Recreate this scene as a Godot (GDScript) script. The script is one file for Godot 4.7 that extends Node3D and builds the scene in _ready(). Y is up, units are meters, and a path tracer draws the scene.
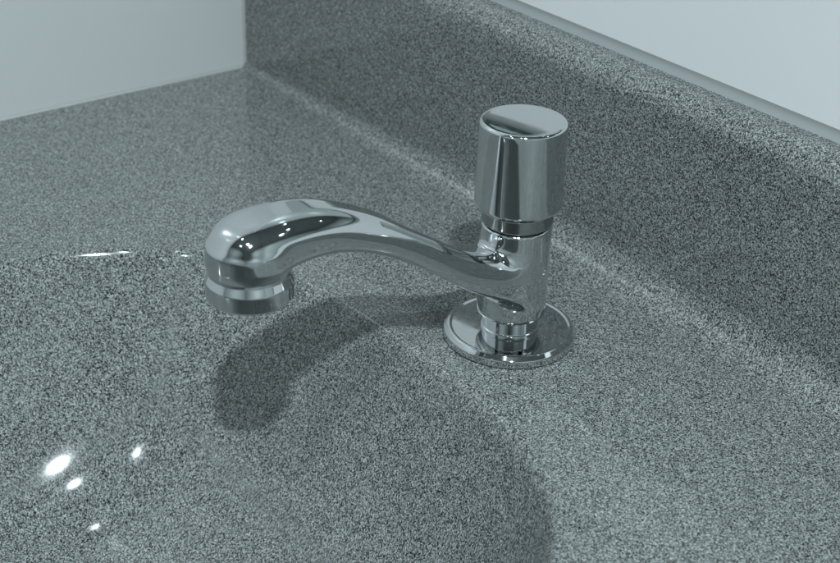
extends Node3D
# A push tap on a speckled solid-surface washbasin, in the corner of a washroom. Origin: on the counter, under the tap's axis.
# x runs along the splashback, z out from it, y up; metres.

const LEFT := -0.314      # face of the side wall
const FACE := -0.070      # face of the splashback
const WALL := -0.0885     # face of the wall behind it
const SPLASH := 0.0885    # height of the splashback
const COVE := 0.030    # where the flat deck ends
const RIGHT := 0.95
const FRONT := 0.53
const CEIL := 1.75
const FLOOR := -0.83
# basin
const BC := Vector2(-0.015, 0.260)
const BR := Vector2(0.1607, 0.2221)
const BN := 3.1
const BD := 0.115

func _ready() -> void:
	var lamp_tint := Color(0.918, 0.976, 1.0)
	camera_and_light(lamp_tint)
	room()
	washbasin()
	sealant()
	mirror()
	tap()

# ------------------------------------------------------------------ camera, environment, lamps
func camera_and_light(tint: Color) -> void:
	var cam := Camera3D.new()
	cam.name = "camera"
	var yaw := -0.9025
	var pitch := 0.5020
	var roll := 0.0346
	var fw := Vector3(sin(yaw) * cos(pitch), -sin(pitch), -cos(yaw) * cos(pitch))
	var r := fw.cross(Vector3.UP).normalized()
	var u := r.cross(fw)
	var r2 := r * cos(roll) + u * sin(roll)
	var u2 := u * cos(roll) - r * sin(roll)
	cam.transform = Transform3D(Basis(r2, u2, -fw), Vector3(0.3582, 0.2888, 0.3284))
	cam.fov = rad_to_deg(2.0 * atan(281.5 / 1427.4))
	cam.near = 0.02
	cam.far = 20.0
	var ca := CameraAttributesPhysical.new()
	ca.frustum_focal_length = 61.0
	ca.frustum_focus_distance = 0.535
	ca.exposure_aperture = 19.0
	cam.attributes = ca
	add_child(cam)
	cam.current = true
	var we := WorldEnvironment.new()
	we.name = "environment"
	var e := Environment.new()
	e.background_mode = Environment.BG_COLOR
	e.background_color = Color.BLACK
	e.tonemap_mode = Environment.TONE_MAPPER_LINEAR
	e.tonemap_exposure = 1.42
	e.sdfgi_enabled = true
	e.ssao_enabled = true
	e.ssil_enabled = true
	we.environment = e
	add_child(we)
	# recessed downlights: [x, z, energy]
	var spots := [[1.28, 0.85, 4.6, 0.046], [0.77, 0.85, 0.7, 0.024], [-0.10, 0.70, 0.05, 0.020], [0.52, 1.60, 0.25, 0.020]]
	var glow := StandardMaterial3D.new()
	glow.resource_name = "lamp_glow"
	glow.albedo_color = Color(0.9, 0.9, 0.9)
	glow.emission_enabled = true
	glow.emission = tint
	glow.emission_energy_multiplier = 40.0
	var trim := flat_mat("white_trim", Color(0.85, 0.86, 0.86), 0.4)
	for i in spots.size():
		var s = spots[i]
		var d := Node3D.new()
		d.name = "downlight" if i == 0 else "downlight_%03d" % i
		d.position = Vector3(s[0], CEIL, s[1])
		d.set_meta("label", "small round white downlight recessed in the ceiling")
		d.set_meta("category", "downlight")
		d.set_meta("group", "ceiling downlights")
		add_child(d)
		var lr: float = s[3]
		lathe("trim_ring", [Vector2(lr, 0.0), Vector2(lr, -0.006), Vector2(lr + 0.015, -0.006), Vector2(lr + 0.02, 0.0)], [0.0, 0.001, 0.003, 0.0], trim, d, 48)
		lathe("lamp_lens", [Vector2(0.0001, -0.003), Vector2(lr - 0.0005, -0.003), Vector2(lr - 0.0005, -0.001)], [0.0, 0.0, 0.0], glow, d, 32)
		var l := AreaLight3D.new()
		l.name = "lamp"
		l.area_size = Vector2(1.7, 1.7) * lr
		l.light_color = tint
		l.light_energy = s[2]
		l.shadow_enabled = true
		l.area_range = 8.0
		l.rotation = Vector3(-PI / 2, 0, 0)
		l.position = Vector3(0, -0.009, 0)
		d.add_child(l)

# ------------------------------------------------------------------ helpers
func flat_mat(called: String, c: Color, rough: float, metal := 0.0) -> StandardMaterial3D:
	var m := StandardMaterial3D.new()
	m.resource_name = called
	m.albedo_color = c
	m.roughness = rough
	m.metallic = metal
	return m

func arrays(called: String, v: PackedVector3Array, n: PackedVector3Array, idx: PackedInt32Array, m: Material, parent: Node) -> MeshInstance3D:
	var a := []
	a.resize(Mesh.ARRAY_MAX)
	a[Mesh.ARRAY_VERTEX] = v
	a[Mesh.ARRAY_NORMAL] = n
	a[Mesh.ARRAY_INDEX] = idx
	var am := ArrayMesh.new()
	am.add_surface_from_arrays(Mesh.PRIMITIVE_TRIANGLES, a)
	am.surface_set_material(0, m)
	var o := MeshInstance3D.new()
	o.name = called
	o.mesh = am
	o.cast_shadow = GeometryInstance3D.SHADOW_CASTING_SETTING_ON
	parent.add_child(o, true)
	return o

func tri(idx: PackedInt32Array, v: PackedVector3Array, n: PackedVector3Array, a: int, b: int, c: int) -> void:
	# clockwise seen from the side the normals point to
	var f := (v[b] - v[a]).cross(v[c] - v[a])
	if f.dot(n[a] + n[b] + n[c]) > 0.0:
		idx.append_array([a, c, b])
	else:
		idx.append_array([a, b, c])

func rounded(pts: Array, radii: Array) -> PackedVector2Array:
	# a polyline with its inner corners replaced by arcs; radius 0 leaves a hard corner, marked by a repeated point
	var out := PackedVector2Array()
	out.append(pts[0])
	for i in range(1, pts.size() - 1):
		var p: Vector2 = pts[i]
		var a: Vector2 = (pts[i - 1] - p)
		var b: Vector2 = (pts[i + 1] - p)
		var r: float = radii[i]
		if r < 0.0:
			out.append(p)
			continue
		if r == 0.0:
			out.append(p)
			out.append(p)
			continue
		var half: float = acos(clampf(a.normalized().dot(b.normalized()), -1.0, 1.0)) / 2.0
		var cut: float = minf(r / tan(half), 0.495 * minf(a.length(), b.length()))
		var rr: float = cut * tan(half)
		var c: Vector2 = p + (a.normalized() + b.normalized()).normalized() * (rr / sin(half))
		var s: Vector2 = p + a.normalized() * cut - c
		var t: Vector2 = p + b.normalized() * cut - c
		var steps := 8
		var ang := s.angle_to(t)
		for k in steps + 1:
			out.append(c + s.rotated(ang * k / steps))
	out.append(pts[pts.size() - 1])
	# extra points near the ends of the straight runs keep their normals straight
	var fine := PackedVector2Array([out[0]])
	for i in range(1, out.size()):
		if out[i].distance_to(out[i - 1]) > 0.0004:
			fine.append(out[i - 1].lerp(out[i], 0.06))
			fine.append(out[i - 1].lerp(out[i], 0.94))
		fine.append(out[i])
	return fine

func profile_normals(q: PackedVector2Array) -> PackedVector2Array:
	# the left-hand normal at each point; a repeated point is a hard corner
	var n := PackedVector2Array()
	for i in q.size():
		var d := Vector2.ZERO
		if i > 0 and q[i].distance_to(q[i - 1]) > 1e-8:
			d += (q[i] - q[i - 1]).normalized()
		if i < q.size() - 1 and q[i].distance_to(q[i + 1]) > 1e-8:
			d += (q[i + 1] - q[i]).normalized()
		d = d.normalized()
		n.append(Vector2(-d.y, d.x))
	return n

func lathe(called: String, pts: Array, radii: Array, m: Material, parent: Node, seg := 128, outward := true) -> MeshInstance3D:
	# pts: (radius, y), walked so that the outside lies on the right when outward
	var q := rounded(pts, radii)
	var pn := profile_normals(q)
	var v := PackedVector3Array()
	var n := PackedVector3Array()
	var idx := PackedInt32Array()
	for i in q.size():
		var nn := -pn[i] if outward else pn[i]
		for k in seg:
			var t := TAU * k / seg
			v.append(Vector3(q[i].x * cos(t), q[i].y, q[i].x * sin(t)))
			n.append(Vector3(nn.x * cos(t), nn.y, nn.x * sin(t)))
	for i in q.size() - 1:
		if q[i].distance_to(q[i + 1]) < 1e-8:
			continue
		for k in seg:
			var a := i * seg + k
			var b := i * seg + (k + 1) % seg
			tri(idx, v, n, a, b, a + seg)
			tri(idx, v, n, b, b + seg, a + seg)
	return arrays(called, v, n, idx, m, parent)

func extrude(called: String, q: PackedVector2Array, to3: Callable, t0: float, t1: float, m: Material, parent: Node, flip := false) -> MeshInstance3D:
	# a profile drawn out between t0 and t1; to3(point, t) places it
	var pn := profile_normals(q)
	var v := PackedVector3Array()
	var n := PackedVector3Array()
	var idx := PackedInt32Array()
	var base: Vector3 = to3.call(Vector2.ZERO, t0)
	for i in q.size():
		var nn := -pn[i] if flip else pn[i]
		var dir: Vector3 = to3.call(nn, t0) - base
		for t in [t0, t1]:
			v.append(to3.call(q[i], t))
			n.append(dir.normalized())
	for i in q.size() - 1:
		if q[i].distance_to(q[i + 1]) < 1e-8:
			continue
		tri(idx, v, n, 2 * i, 2 * i + 1, 2 * i + 2)
		tri(idx, v, n, 2 * i + 1, 2 * i + 3, 2 * i + 2)
	return arrays(called, v, n, idx, m, parent)

func slab(called: String, lo: Vector3, hi: Vector3, m: Material) -> void:
	var b := BoxMesh.new()
	b.size = hi - lo
	b.material = m
	var o := MeshInstance3D.new()
	o.name = called
	o.mesh = b
	o.position = (lo + hi) / 2.0
	o.set_meta("kind", "structure")
	add_child(o)

# ------------------------------------------------------------------ the room's shell
func room() -> void:
	var paint := StandardMaterial3D.new()
	paint.resource_name = "white_wall"
	paint.albedo_color = Color(0.85, 0.855, 0.855)
	paint.roughness = 0.35
	var nt := NoiseTexture2D.new()
	nt.width = 512
	nt.height = 512
	nt.seamless = true
	var fn := FastNoiseLite.new()
	fn.seed = 5
	fn.frequency = 0.02
	fn.fractal_octaves = 4
	nt.noise = fn
	nt.as_normal_map = true
	nt.bump_strength = 0.6
	paint.normal_enabled = true
	paint.normal_texture = nt
	paint.normal_scale = 0.08
	paint.uv1_triplanar = true
	paint.uv1_world_triplanar = true
	paint.uv1_scale = Vector3.ONE * 5.0
	var laminate := flat_mat("grey_laminate", Color(0.705, 0.715, 0.715), 0.28)
	var tile := flat_mat("grey_floor", Color(0.36, 0.37, 0.37), 0.4)
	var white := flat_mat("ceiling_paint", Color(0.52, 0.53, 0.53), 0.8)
	var dim := flat_mat("grey_tiled_wall", Color(0.54, 0.565, 0.555), 0.5)
	var x1 := 2.5
	var z1 := 2.3
	slab("wall_left", Vector3(LEFT - 0.1, FLOOR, WALL), Vector3(LEFT, CEIL, z1), laminate)
	slab("wall_back", Vector3(LEFT - 0.1, FLOOR, WALL - 0.1), Vector3(x1, CEIL, WALL), paint)
	slab("wall_right", Vector3(x1, FLOOR, WALL - 0.1), Vector3(x1 + 0.1, CEIL, z1 + 0.1), dim)
	slab("wall_front", Vector3(LEFT - 0.1, FLOOR, z1), Vector3(x1, CEIL, z1 + 0.1), dim)
	slab("ceiling", Vector3(LEFT - 0.1, CEIL, WALL - 0.1), Vector3(x1 + 0.1, CEIL + 0.1, z1 + 0.1), white)
	slab("floor", Vector3(LEFT - 0.1, FLOOR - 0.1, WALL - 0.1), Vector3(x1 + 0.1, FLOOR, z1 + 0.1), tile)

# ------------------------------------------------------------------ washbasin top
func granite() -> StandardMaterial3D:
	var m := StandardMaterial3D.new()
	m.resource_name = "speckled_solid_surface"
	var nt := NoiseTexture2D.new()
	nt.width = 2048
	nt.height = 2048
	nt.normalize = false
	var fn := FastNoiseLite.new()
	fn.seed = 11
	fn.noise_type = FastNoiseLite.TYPE_CELLULAR
	fn.cellular_return_type = FastNoiseLite.RETURN_CELL_VALUE
	fn.cellular_jitter = 1.0
	fn.frequency = 0.42
	fn.fractal_type = FastNoiseLite.FRACTAL_NONE
	nt.noise = fn
	var g := Gradient.new()
	g.offsets = PackedFloat32Array([0.0, 0.17, 0.30, 0.52, 0.80, 1.0])
	g.colors = PackedColorArray([Color(0.05, 0.06, 0.06), Color(0.13, 0.14, 0.14), Color(0.32, 0.335, 0.33), Color(0.435, 0.45, 0.445), Color(0.53, 0.545, 0.54), Color(0.70, 0.715, 0.71)])
	nt.color_ramp = g
	m.albedo_texture = nt
	m.uv1_triplanar = true
	m.uv1_world_triplanar = true
	m.uv1_triplanar_sharpness = 24.0
	m.uv1_scale = Vector3.ONE * 3.4
	m.roughness = 0.125
	m.metallic_specular = 0.5
	m.roughness_texture = smudges(21, 0.0075, 0.50, 0.80)
	m.roughness_texture_channel = BaseMaterial3D.TEXTURE_CHANNEL_RED
	return m

func smudges(seed_: int, freq: float, lo: float, hi: float) -> NoiseTexture2D:
	# uneven polish: wiped and dried-on patches
	var nt := NoiseTexture2D.new()
	nt.width = 512
	nt.height = 512
	nt.seamless = true
	var fn := FastNoiseLite.new()
	fn.seed = seed_
	fn.frequency = freq
	fn.fractal_octaves = 5
	fn.domain_warp_enabled = true
	fn.domain_warp_amplitude = 30.0
	nt.noise = fn
	var g := Gradient.new()
	g.offsets = PackedFloat32Array([0.25, 0.75])
	g.colors = PackedColorArray([Color(lo, lo, lo), Color(hi, hi, hi)])
	nt.color_ramp = g
	return nt

func bowl(x: float, z: float) -> float:
	var a: float = pow(absf(x - BC.x) / BR.x, BN) + pow(absf(z - BC.y) / BR.y, BN)
	var rho: float = pow(a, 1.0 / BN)
	var y: float = BD * (pow(rho, 4.5) - 1.0)
	var k := 0.0065
	var h: float = maxf(k - absf(y), 0.0) / k
	return minf(y, 0.0) - h * h * k * 0.25

func bowl_normal(x: float, z: float) -> Vector3:
	var e := 0.0002
	return Vector3(bowl(x - e, z) - bowl(x + e, z), 2.0 * e, bowl(x, z - e) - bowl(x, z + e)).normalized()

func washbasin() -> void:
	var stone := granite()
	var top := Node3D.new()
	top.name = "washbasin_counter"
	top.set_meta("label", "speckled grey solid-surface washbasin counter with moulded bowl and splashback")
	top.set_meta("category", "washbasin")
	add_child(top)
	var zb := FACE + COVE
	var fr := 0.012
	var angles := []
	for i in 360:
		angles.append(TAU * i / 360.0)
	for c in [Vector2(LEFT, zb), Vector2(RIGHT, zb), Vector2(LEFT, FRONT - fr), Vector2(RIGHT, FRONT - fr)]:
		angles.append(fposmod((c - BC).angle(), TAU))
	angles.sort()
	var rings := []
	for i in 24:
		rings.append(0.001 + 0.90 * i / 24.0)
	for i in 33:
		rings.append(0.90 + 0.14 * i / 32.0)
	var nA := angles.size()
	# bowl with its rounded rim
	var v := PackedVector3Array()
	var n := PackedVector3Array()
	var idx := PackedInt32Array()
	var edge := []
	for rho in rings:
		for t in angles:
			var d := Vector2(cos(t), sin(t))
			var s: float = 1.0 / pow(pow(absf(d.x) / BR.x, BN) + pow(absf(d.y) / BR.y, BN), 1.0 / BN)
			var p: Vector2 = BC + d * s * rho
			var y := bowl(p.x, p.y)
			v.append(Vector3(p.x, y, p.y))
			n.append(bowl_normal(p.x, p.y))
	for i in rings.size() - 1:
		for k in nA:
			var a: int = i * nA + k
			var b: int = i * nA + (k + 1) % nA
			tri(idx, v, n, a, b, a + nA)
			tri(idx, v, n, b, b + nA, a + nA)
	var last := v.slice(v.size() - nA)
	arrays("bowl", v, n, idx, stone, top)
	# flat deck from the rim to the counter's edges
	v = PackedVector3Array()
	n = PackedVector3Array()
	idx = PackedInt32Array()
	for k in nA:
		v.append(last[k])
		var d := Vector2(cos(angles[k]), sin(angles[k]))
		var tx: float = ((RIGHT if d.x > 0 else LEFT) - BC.x) / d.x if absf(d.x) > 1e-6 else 1e9
		var tz: float = ((FRONT - fr if d.y > 0 else zb) - BC.y) / d.y if absf(d.y) > 1e-6 else 1e9
		var p := BC + d * minf(tx, tz)
		v.append(Vector3(p.x, 0, p.y))
		n.append(Vector3.UP)
		n.append(Vector3.UP)
	for k in nA:
		var a := 2 * k
		var b := 2 * ((k + 1) % nA)
		tri(idx, v, n, a, b, a + 1)
		tri(idx, v, n, b, b + 1, a + 1)
	arrays("deck", v, n, idx, stone, top)
	# splashback: cove, upright face, rounded top
	v = PackedVector3Array()
	n = PackedVector3Array()
	idx = PackedInt32Array()
	var row := 0
	for k in 49:
		var x: float = LEFT + (RIGHT - LEFT) * pow(k / 48.0, 1.6)
		var cove: float = 0.004 + 0.020 * smoothstep(LEFT, 0.10, x)
		var prof := rounded([Vector2(zb, 0.0), Vector2(FACE, 0.0), Vector2(FACE, SPLASH), Vector2(WALL, SPLASH)], [0.0, cove, 0.0155, 0.0])
		var pn := profile_normals(prof)
		row = prof.size()
		for i in row:
			v.append(Vector3(x, prof[i].y, prof[i].x))
			n.append(Vector3(0, -pn[i].y, -pn[i].x))
	for k in 48:
		for i in row - 1:
			var a := k * row + i
			tri(idx, v, n, a, a + 1, a + row)
			tri(idx, v, n, a + 1, a + row + 1, a + row)
	arrays("splashback", v, n, idx, stone, top)
	# front edge
	var q := rounded([Vector2(FRONT - fr, 0.0), Vector2(FRONT, 0.0), Vector2(FRONT, -0.045), Vector2(FRONT - 0.03, -0.045)], [0.0, fr * 0.999, 0.004, 0.0])
	extrude("front_edge", q, func(p: Vector2, t: float) -> Vector3: return Vector3(t, p.y, p.x), LEFT, RIGHT, stone, top)

func sealant() -> void:
	var white := flat_mat("pale_silicone", Color(0.60, 0.61, 0.60), 0.4)
	var grey := flat_mat("plain_grey", Color(0.52, 0.54, 0.54), 0.45)  # even grey for the strip where splashback top meets the wall
	var s := Node3D.new()
	s.name = "silicone_seal"
	s.set_meta("label", "thin pale silicone bead sealing the counter to the side wall")
	s.set_meta("category", "sealant")
	add_child(s)
	var r := 0.0013
	var q := PackedVector2Array()
	for i in 9:
		var t := PI / 2 * i / 8.0
		q.append(Vector2(LEFT + r - r * sin(t) * 1.0, r - r * cos(t) + 0.0001))
	extrude("counter_bead", q, func(p: Vector2, t: float) -> Vector3: return Vector3(p.x, p.y, t), FACE + 0.001, FRONT, white, s, true)
	q = PackedVector2Array()
	for i in 9:
		var t := PI / 2 * i / 8.0
		q.append(Vector2(LEFT + r - r * sin(t), FACE + r - r * cos(t) + 0.0001))
	extrude("corner_bead", q, func(p: Vector2, t: float) -> Vector3: return Vector3(p.x, t, p.y), 0.001, SPLASH - 0.01, white, s, true)
	var g := Node3D.new()
	g.name = "silicone_seal_001"
	g.set_meta("label", "grey strip along the top of the splashback under the white wall")
	g.set_meta("category", "sealant")
	add_child(g)
	q = PackedVector2Array()
	var r2 := 0.004
	for i in 9:
		var t := PI / 2 * i / 8.0
		q.append(Vector2(WALL + r2 - r2 * sin(t), SPLASH - 0.0002 + r2 - r2 * cos(t)))
	extrude("bead", q, func(p: Vector2, t: float) -> Vector3: return Vector3(t, p.y, p.x), LEFT, RIGHT, grey, g, true)

func mirror() -> void:
	# the chrome of the push button shows its lower edge, a hand's breadth above the splashback
	var o := Node3D.new()
	o.name = "wall_mirror"
	o.position = Vector3(1.115, 0.1545, WALL)
	o.set_meta("label", "tall frameless mirror on the white wall above the splashback")
	o.set_meta("category", "mirror")
	add_child(o)
	var silver := flat_mat("mirror_silver", Color(0.85, 0.87, 0.865), 0.01, 1.0)
	var edge := flat_mat("ground_glass_edge", Color(0.35, 0.45, 0.42), 0.3)
	for p in [["backing", Vector3(2.75, 1.5, 0.0030), Vector3(0, 0.75, 0.0016), edge], ["glass", Vector3(2.748, 1.498, 0.0012), Vector3(0, 0.75, 0.0038), silver]]:
		var b := BoxMesh.new()
		b.size = p[1]
		b.material = p[3]
		var mi := MeshInstance3D.new()
		mi.name = p[0]
		mi.mesh = b
		mi.position = p[2]
		o.add_child(mi, true)

# ------------------------------------------------------------------ tap
const ARM_Z := [-0.004, 0.008, 0.016, 0.024, 0.035, 0.044, 0.055, 0.066, 0.076, 0.088, 0.098, 0.108, 0.117, 0.132]
const ARM_LOW := [0.0165, 0.0215, 0.0255, 0.0300, 0.0370, 0.0437, 0.0515, 0.0583, 0.0632, 0.0673, 0.0685, 0.0680, 0.0670, 0.0660]
const ARM_TOP := [0.0405, 0.0410, 0.0425, 0.0455, 0.0515, 0.0575, 0.0645, 0.0715, 0.0765, 0.0812, 0.0832, 0.0838, 0.0834, 0.0812]
const ARM_W := [0.0125, 0.0125, 0.0123, 0.0119, 0.0114, 0.0111, 0.0111, 0.0113, 0.0117, 0.0123, 0.0128, 0.0133, 0.0136, 0.0136]
const HEAD := 0.117
var low_tab := PackedFloat32Array()
var top_tab := PackedFloat32Array()
var w_tab := PackedFloat32Array()

func table(src: Array) -> PackedFloat32Array:
	# natural-looking cubic through the knots, sampled every 0.25 mm
	var out := PackedFloat32Array()
	var i := 0
	for s in 545:
		var z: float = ARM_Z[0] + s * 0.00025
		while i < ARM_Z.size() - 2 and z > ARM_Z[i + 1]:
			i += 1
		var j0 := maxi(i - 1, 0)
		var j3 := mini(i + 2, ARM_Z.size() - 1)
		var t: float = (z - ARM_Z[i]) / (ARM_Z[i + 1] - ARM_Z[i])
		var dz: float = ARM_Z[i + 1] - ARM_Z[i]
		var m0: float = (src[i + 1] - src[j0]) / (ARM_Z[i + 1] - ARM_Z[j0]) * dz
		var m1: float = (src[j3] - src[i]) / (ARM_Z[j3] - ARM_Z[i]) * dz
		var t2 := t * t
		var t3 := t2 * t
		out.append((2 * t3 - 3 * t2 + 1) * src[i] + (t3 - 2 * t2 + t) * m0 + (-2 * t3 + 3 * t2) * src[i + 1] + (t3 - t2) * m1)
	# smooth away what kinks the knots leave: chrome shows every one
	for pass_ in 40:
		var c := out.duplicate()
		for k in range(4, out.size() - 4):
			c[k] = (out[k - 4] + out[k - 2] + out[k] + out[k + 2] + out[k + 4]) / 5.0
		out = c
	return out

func round_cyl(x: float, y: float, z: float, r: float, y0: float, y1: float, e0: float, e1: float) -> float:
	var d := sqrt(x * x + z * z)
	var e := e1 if y > (y0 + y1) * 0.5 else e0
	var qx := d - r + e
	var qy := absf(y - (y0 + y1) * 0.5) - (y1 - y0) * 0.5 + e
	return sqrt(maxf(qx, 0.0) ** 2 + maxf(qy, 0.0) ** 2) + minf(maxf(qx, qy), 0.0) - e

func smin(a: float, b: float, k: float) -> float:
	var h := maxf(k - absf(a - b), 0.0) / k
	return minf(a, b) - h * h * h * k / 6.0

func cast(x: float, y: float, z: float) -> float:
	# the tap's casting: barrel, arm and spout head as one blended solid
	var s := (z + 0.004) / 0.00025
	var over := maxf(-s, s - 543.0) * 0.00025
	s = clampf(s, 0.0, 543.0)
	var i := int(s)
	var f := s - i
	var lo := low_tab[i] + (low_tab[i + 1] - low_tab[i]) * f
	var hi := top_tab[i] + (top_tab[i + 1] - top_tab[i]) * f
	var w := w_tab[i] + (w_tab[i + 1] - w_tab[i]) * f
	var slope := (low_tab[mini(i + 8, 544)] - low_tab[maxi(i - 8, 0)]) / 0.004
	var c := 1.0 / sqrt(1.0 + slope * slope)
	var b := (y - lo) * c
	var tall := (hi - lo) * c
	var rt := minf(0.0088, tall - 0.0035)
	var rb := 0.0026
	var ax := absf(x)
	if z > HEAD - 0.008:
		var run := z - HEAD if z > HEAD + 0.008 else (z - HEAD + 0.008) ** 2 / 0.032
		ax = sqrt(x * x + run * run)
	var arm: float
	if b >= tall - rt:
		var qx := ax - w + rt
		var qy := b - tall + rt
		arm = sqrt(maxf(qx, 0.0) ** 2 + qy * qy) - rt if qx > 0.0 else qy - rt
	elif b <= rb:
		var qx := ax - w + rb
		var qy := rb - b
		arm = sqrt(maxf(qx, 0.0) ** 2 + qy * qy) - rb if qx > 0.0 else qy - rb
	else:
		arm = maxf(ax - w, maxf(-b, b - tall))
	if over > 0.0:
		arm = sqrt(maxf(arm, 0.0) ** 2 + over * over) if arm > 0.0 else maxf(arm, over)
	var barrel := round_cyl(x, y, z, 0.0134, 0.0118, 0.0500, 0.0012, 0.0008)
	var head := round_cyl(x, y, z - HEAD, 0.0138, 0.0652, 0.0750, 0.0010, 0.0012)
	return smin(smin(arm, head, 0.004), barrel, 0.0065)

func cast_normal(p: Vector3) -> Vector3:
	var e := 0.00035
	return Vector3(cast(p.x + e, p.y, p.z) - cast(p.x - e, p.y, p.z), cast(p.x, p.y + e, p.z) - cast(p.x, p.y - e, p.z), cast(p.x, p.y, p.z + e) - cast(p.x, p.y, p.z - e)) / (2.0 * e)

func casting(m: Material, parent: Node) -> void:
	low_tab = table(ARM_LOW)
	top_tab = table(ARM_TOP)
	w_tab = table(ARM_W)
	var h := 0.0011
	var o := Vector3(-0.0154, 0.0095, -0.0165)
	var nx := 29
	var ny := 76
	var nz := 137
	var f := PackedFloat32Array()
	f.resize(nx * ny * nz)
	for k in nz:
		var z := o.z + k * h
		for j in ny:
			var y := o.y + j * h
			# far from the arm and both cylinders there is nothing to sample
			var near := true
			if z > 0.018 and z < 0.098:
				var s := int((z + 0.004) / 0.00025)
				near = y > low_tab[s] - 0.006 and y < top_tab[s] + 0.006
			elif z >= 0.098:
				near = y > 0.055
			elif z <= 0.018:
				near = y < 0.058
			for i in nx:
				f[(k * ny + j) * nx + i] = cast(o.x + i * h, y, z) if near else 0.01
	var v := PackedVector3Array()
	var n := PackedVector3Array()
	var idx := PackedInt32Array()
	var at := PackedInt32Array()
	at.resize(nx * ny * nz)
	at.fill(-1)
	for k in nz - 1:
		for j in ny - 1:
			for i in nx - 1:
				var g := (k * ny + j) * nx + i
				var neg := 0
				var sum := Vector3.ZERO
				var cnt := 0
				for c in 8:
					if f[g + (c & 1) + ((c >> 1) & 1) * nx + (c >> 2) * nx * ny] < 0.0:
						neg += 1
				if neg == 0 or neg == 8:
					continue
				for e in 12:
					var axis := e >> 2
					var u := e & 1
					var w := (e >> 1) & 1
					var c0 := Vector3i.ZERO
					var c1 := Vector3i.ZERO
					if axis == 0:
						c0 = Vector3i(0, u, w)
						c1 = Vector3i(1, u, w)
					elif axis == 1:
						c0 = Vector3i(u, 0, w)
						c1 = Vector3i(u, 1, w)
					else:
						c0 = Vector3i(u, w, 0)
						c1 = Vector3i(u, w, 1)
					var d0 := f[g + c0.x + c0.y * nx + c0.z * nx * ny]
					var d1 := f[g + c1.x + c1.y * nx + c1.z * nx * ny]
					if (d0 < 0.0) != (d1 < 0.0):
						sum += Vector3(c0).lerp(Vector3(c1), d0 / (d0 - d1))
						cnt += 1
				var p := o + (Vector3(i, j, k) + sum / cnt) * h
				for it in 2:
					var gr := cast_normal(p)
					p -= gr * (cast(p.x, p.y, p.z) / maxf(gr.length_squared(), 0.2))
				at[g] = v.size()
				v.append(p)
				n.append(cast_normal(p).normalized())
	for k in range(1, nz - 1):
		for j in range(1, ny - 1):
			for i in range(1, nx - 1):
				var g := (k * ny + j) * nx + i
				for axis in 3:
					var step: int = [1, nx, nx * ny][axis]
					if (f[g] < 0.0) == (f[g + step] < 0.0):
						continue
					var a: int = [nx, nx * ny, 1][axis]
					var b: int = [nx * ny, 1, nx][axis]
					var q := [at[g], at[g - a], at[g - a - b], at[g - b]]
					if q.min() < 0:
						continue
					tri(idx, v, n, q[0], q[1], q[2])
					tri(idx, v, n, q[0], q[2], q[3])
	arrays("spout", v, n, idx, m, parent)

func tap() -> void:
	var chrome := flat_mat("chrome", Color(0.84, 0.85, 0.855), 0.04, 1.0)
	chrome.roughness = 0.10
	chrome.roughness_texture = smudges(33, 0.02, 0.25, 0.75)
	chrome.roughness_texture_channel = BaseMaterial3D.TEXTURE_CHANNEL_RED
	chrome.uv1_triplanar = true
	chrome.uv1_scale = Vector3.ONE * 14.0
	var dull := flat_mat("dull_nickel", Color(0.66, 0.67, 0.66), 0.14, 1.0)
	var t := Node3D.new()
	t.name = "push_tap"
	t.set_meta("label", "chrome push-button tap with curved spout on the speckled grey counter")
	t.set_meta("category", "tap")
	add_child(t)
	# round plate on the counter, and the neck that rises from it
	lathe("flange", [Vector2(0.0252, 0.0002), Vector2(0.0260, 0.0010), Vector2(0.0260, 0.0036), Vector2(0.0245, 0.0052), Vector2(0.0236, 0.0052), Vector2(0.0228, 0.0048), Vector2(0.0088, 0.0050)], [0.0, 0.0004, 0.0010, 0.0005, 0.0004, 0.0004, 0.0], chrome, t)
	lathe("neck", [Vector2(0.0114, 0.0046), Vector2(0.0114, 0.0058), Vector2(0.0109, 0.0062), Vector2(0.0109, 0.0135)], [0.0, 0.0003, 0.0003, 0.0], chrome, t)
	casting(chrome, t)
	# ring between barrel and button
	lathe("stem", [Vector2(0.0118, 0.0490), Vector2(0.0118, 0.0600)], [0.0, 0.0], dull, t, 64)
	lathe("collar", [Vector2(0.0115, 0.0509), Vector2(0.0137, 0.0509), Vector2(0.0137, 0.0562), Vector2(0.0115, 0.0562)], [0.0, 0.0005, 0.0005, 0.0], dull, t)
	# push button, its top barely domed
	var pts := [Vector2(0.0120, 0.0574), Vector2(0.0157, 0.0574), Vector2(0.0166, 0.0586), Vector2(0.0163, 0.0912), Vector2(0.0138, 0.0912)]
	var rad := [0.0, 0.0006, 0.0012, 0.0014, 0.0006]
	for i in range(1, 13):
		var u := 1.0 - i / 12.0
		pts.append(Vector2(maxf(0.0138 * u, 0.00002), 0.0912 + 0.00012 * (1.0 - u * u)))
		rad.append(-1.0)
	lathe("push_button", pts, rad, chrome, t, 160)
	# outlet ring under the spout head
	var a := lathe("outlet_ring", [Vector2(0.0, 0.0610), Vector2(0.0118, 0.0610), Vector2(0.0118, 0.0556), Vector2(0.0140, 0.0552), Vector2(0.0147, 0.0562), Vector2(0.0148, 0.0618), Vector2(0.0136, 0.0645), Vector2(0.0133, 0.0680)], [0.0, 0.0003, 0.0004, 0.0006, 0.0006, 0.0015, 0.0012, 0.0], chrome, t)
	a.position = Vector3(0, 0, HEAD)
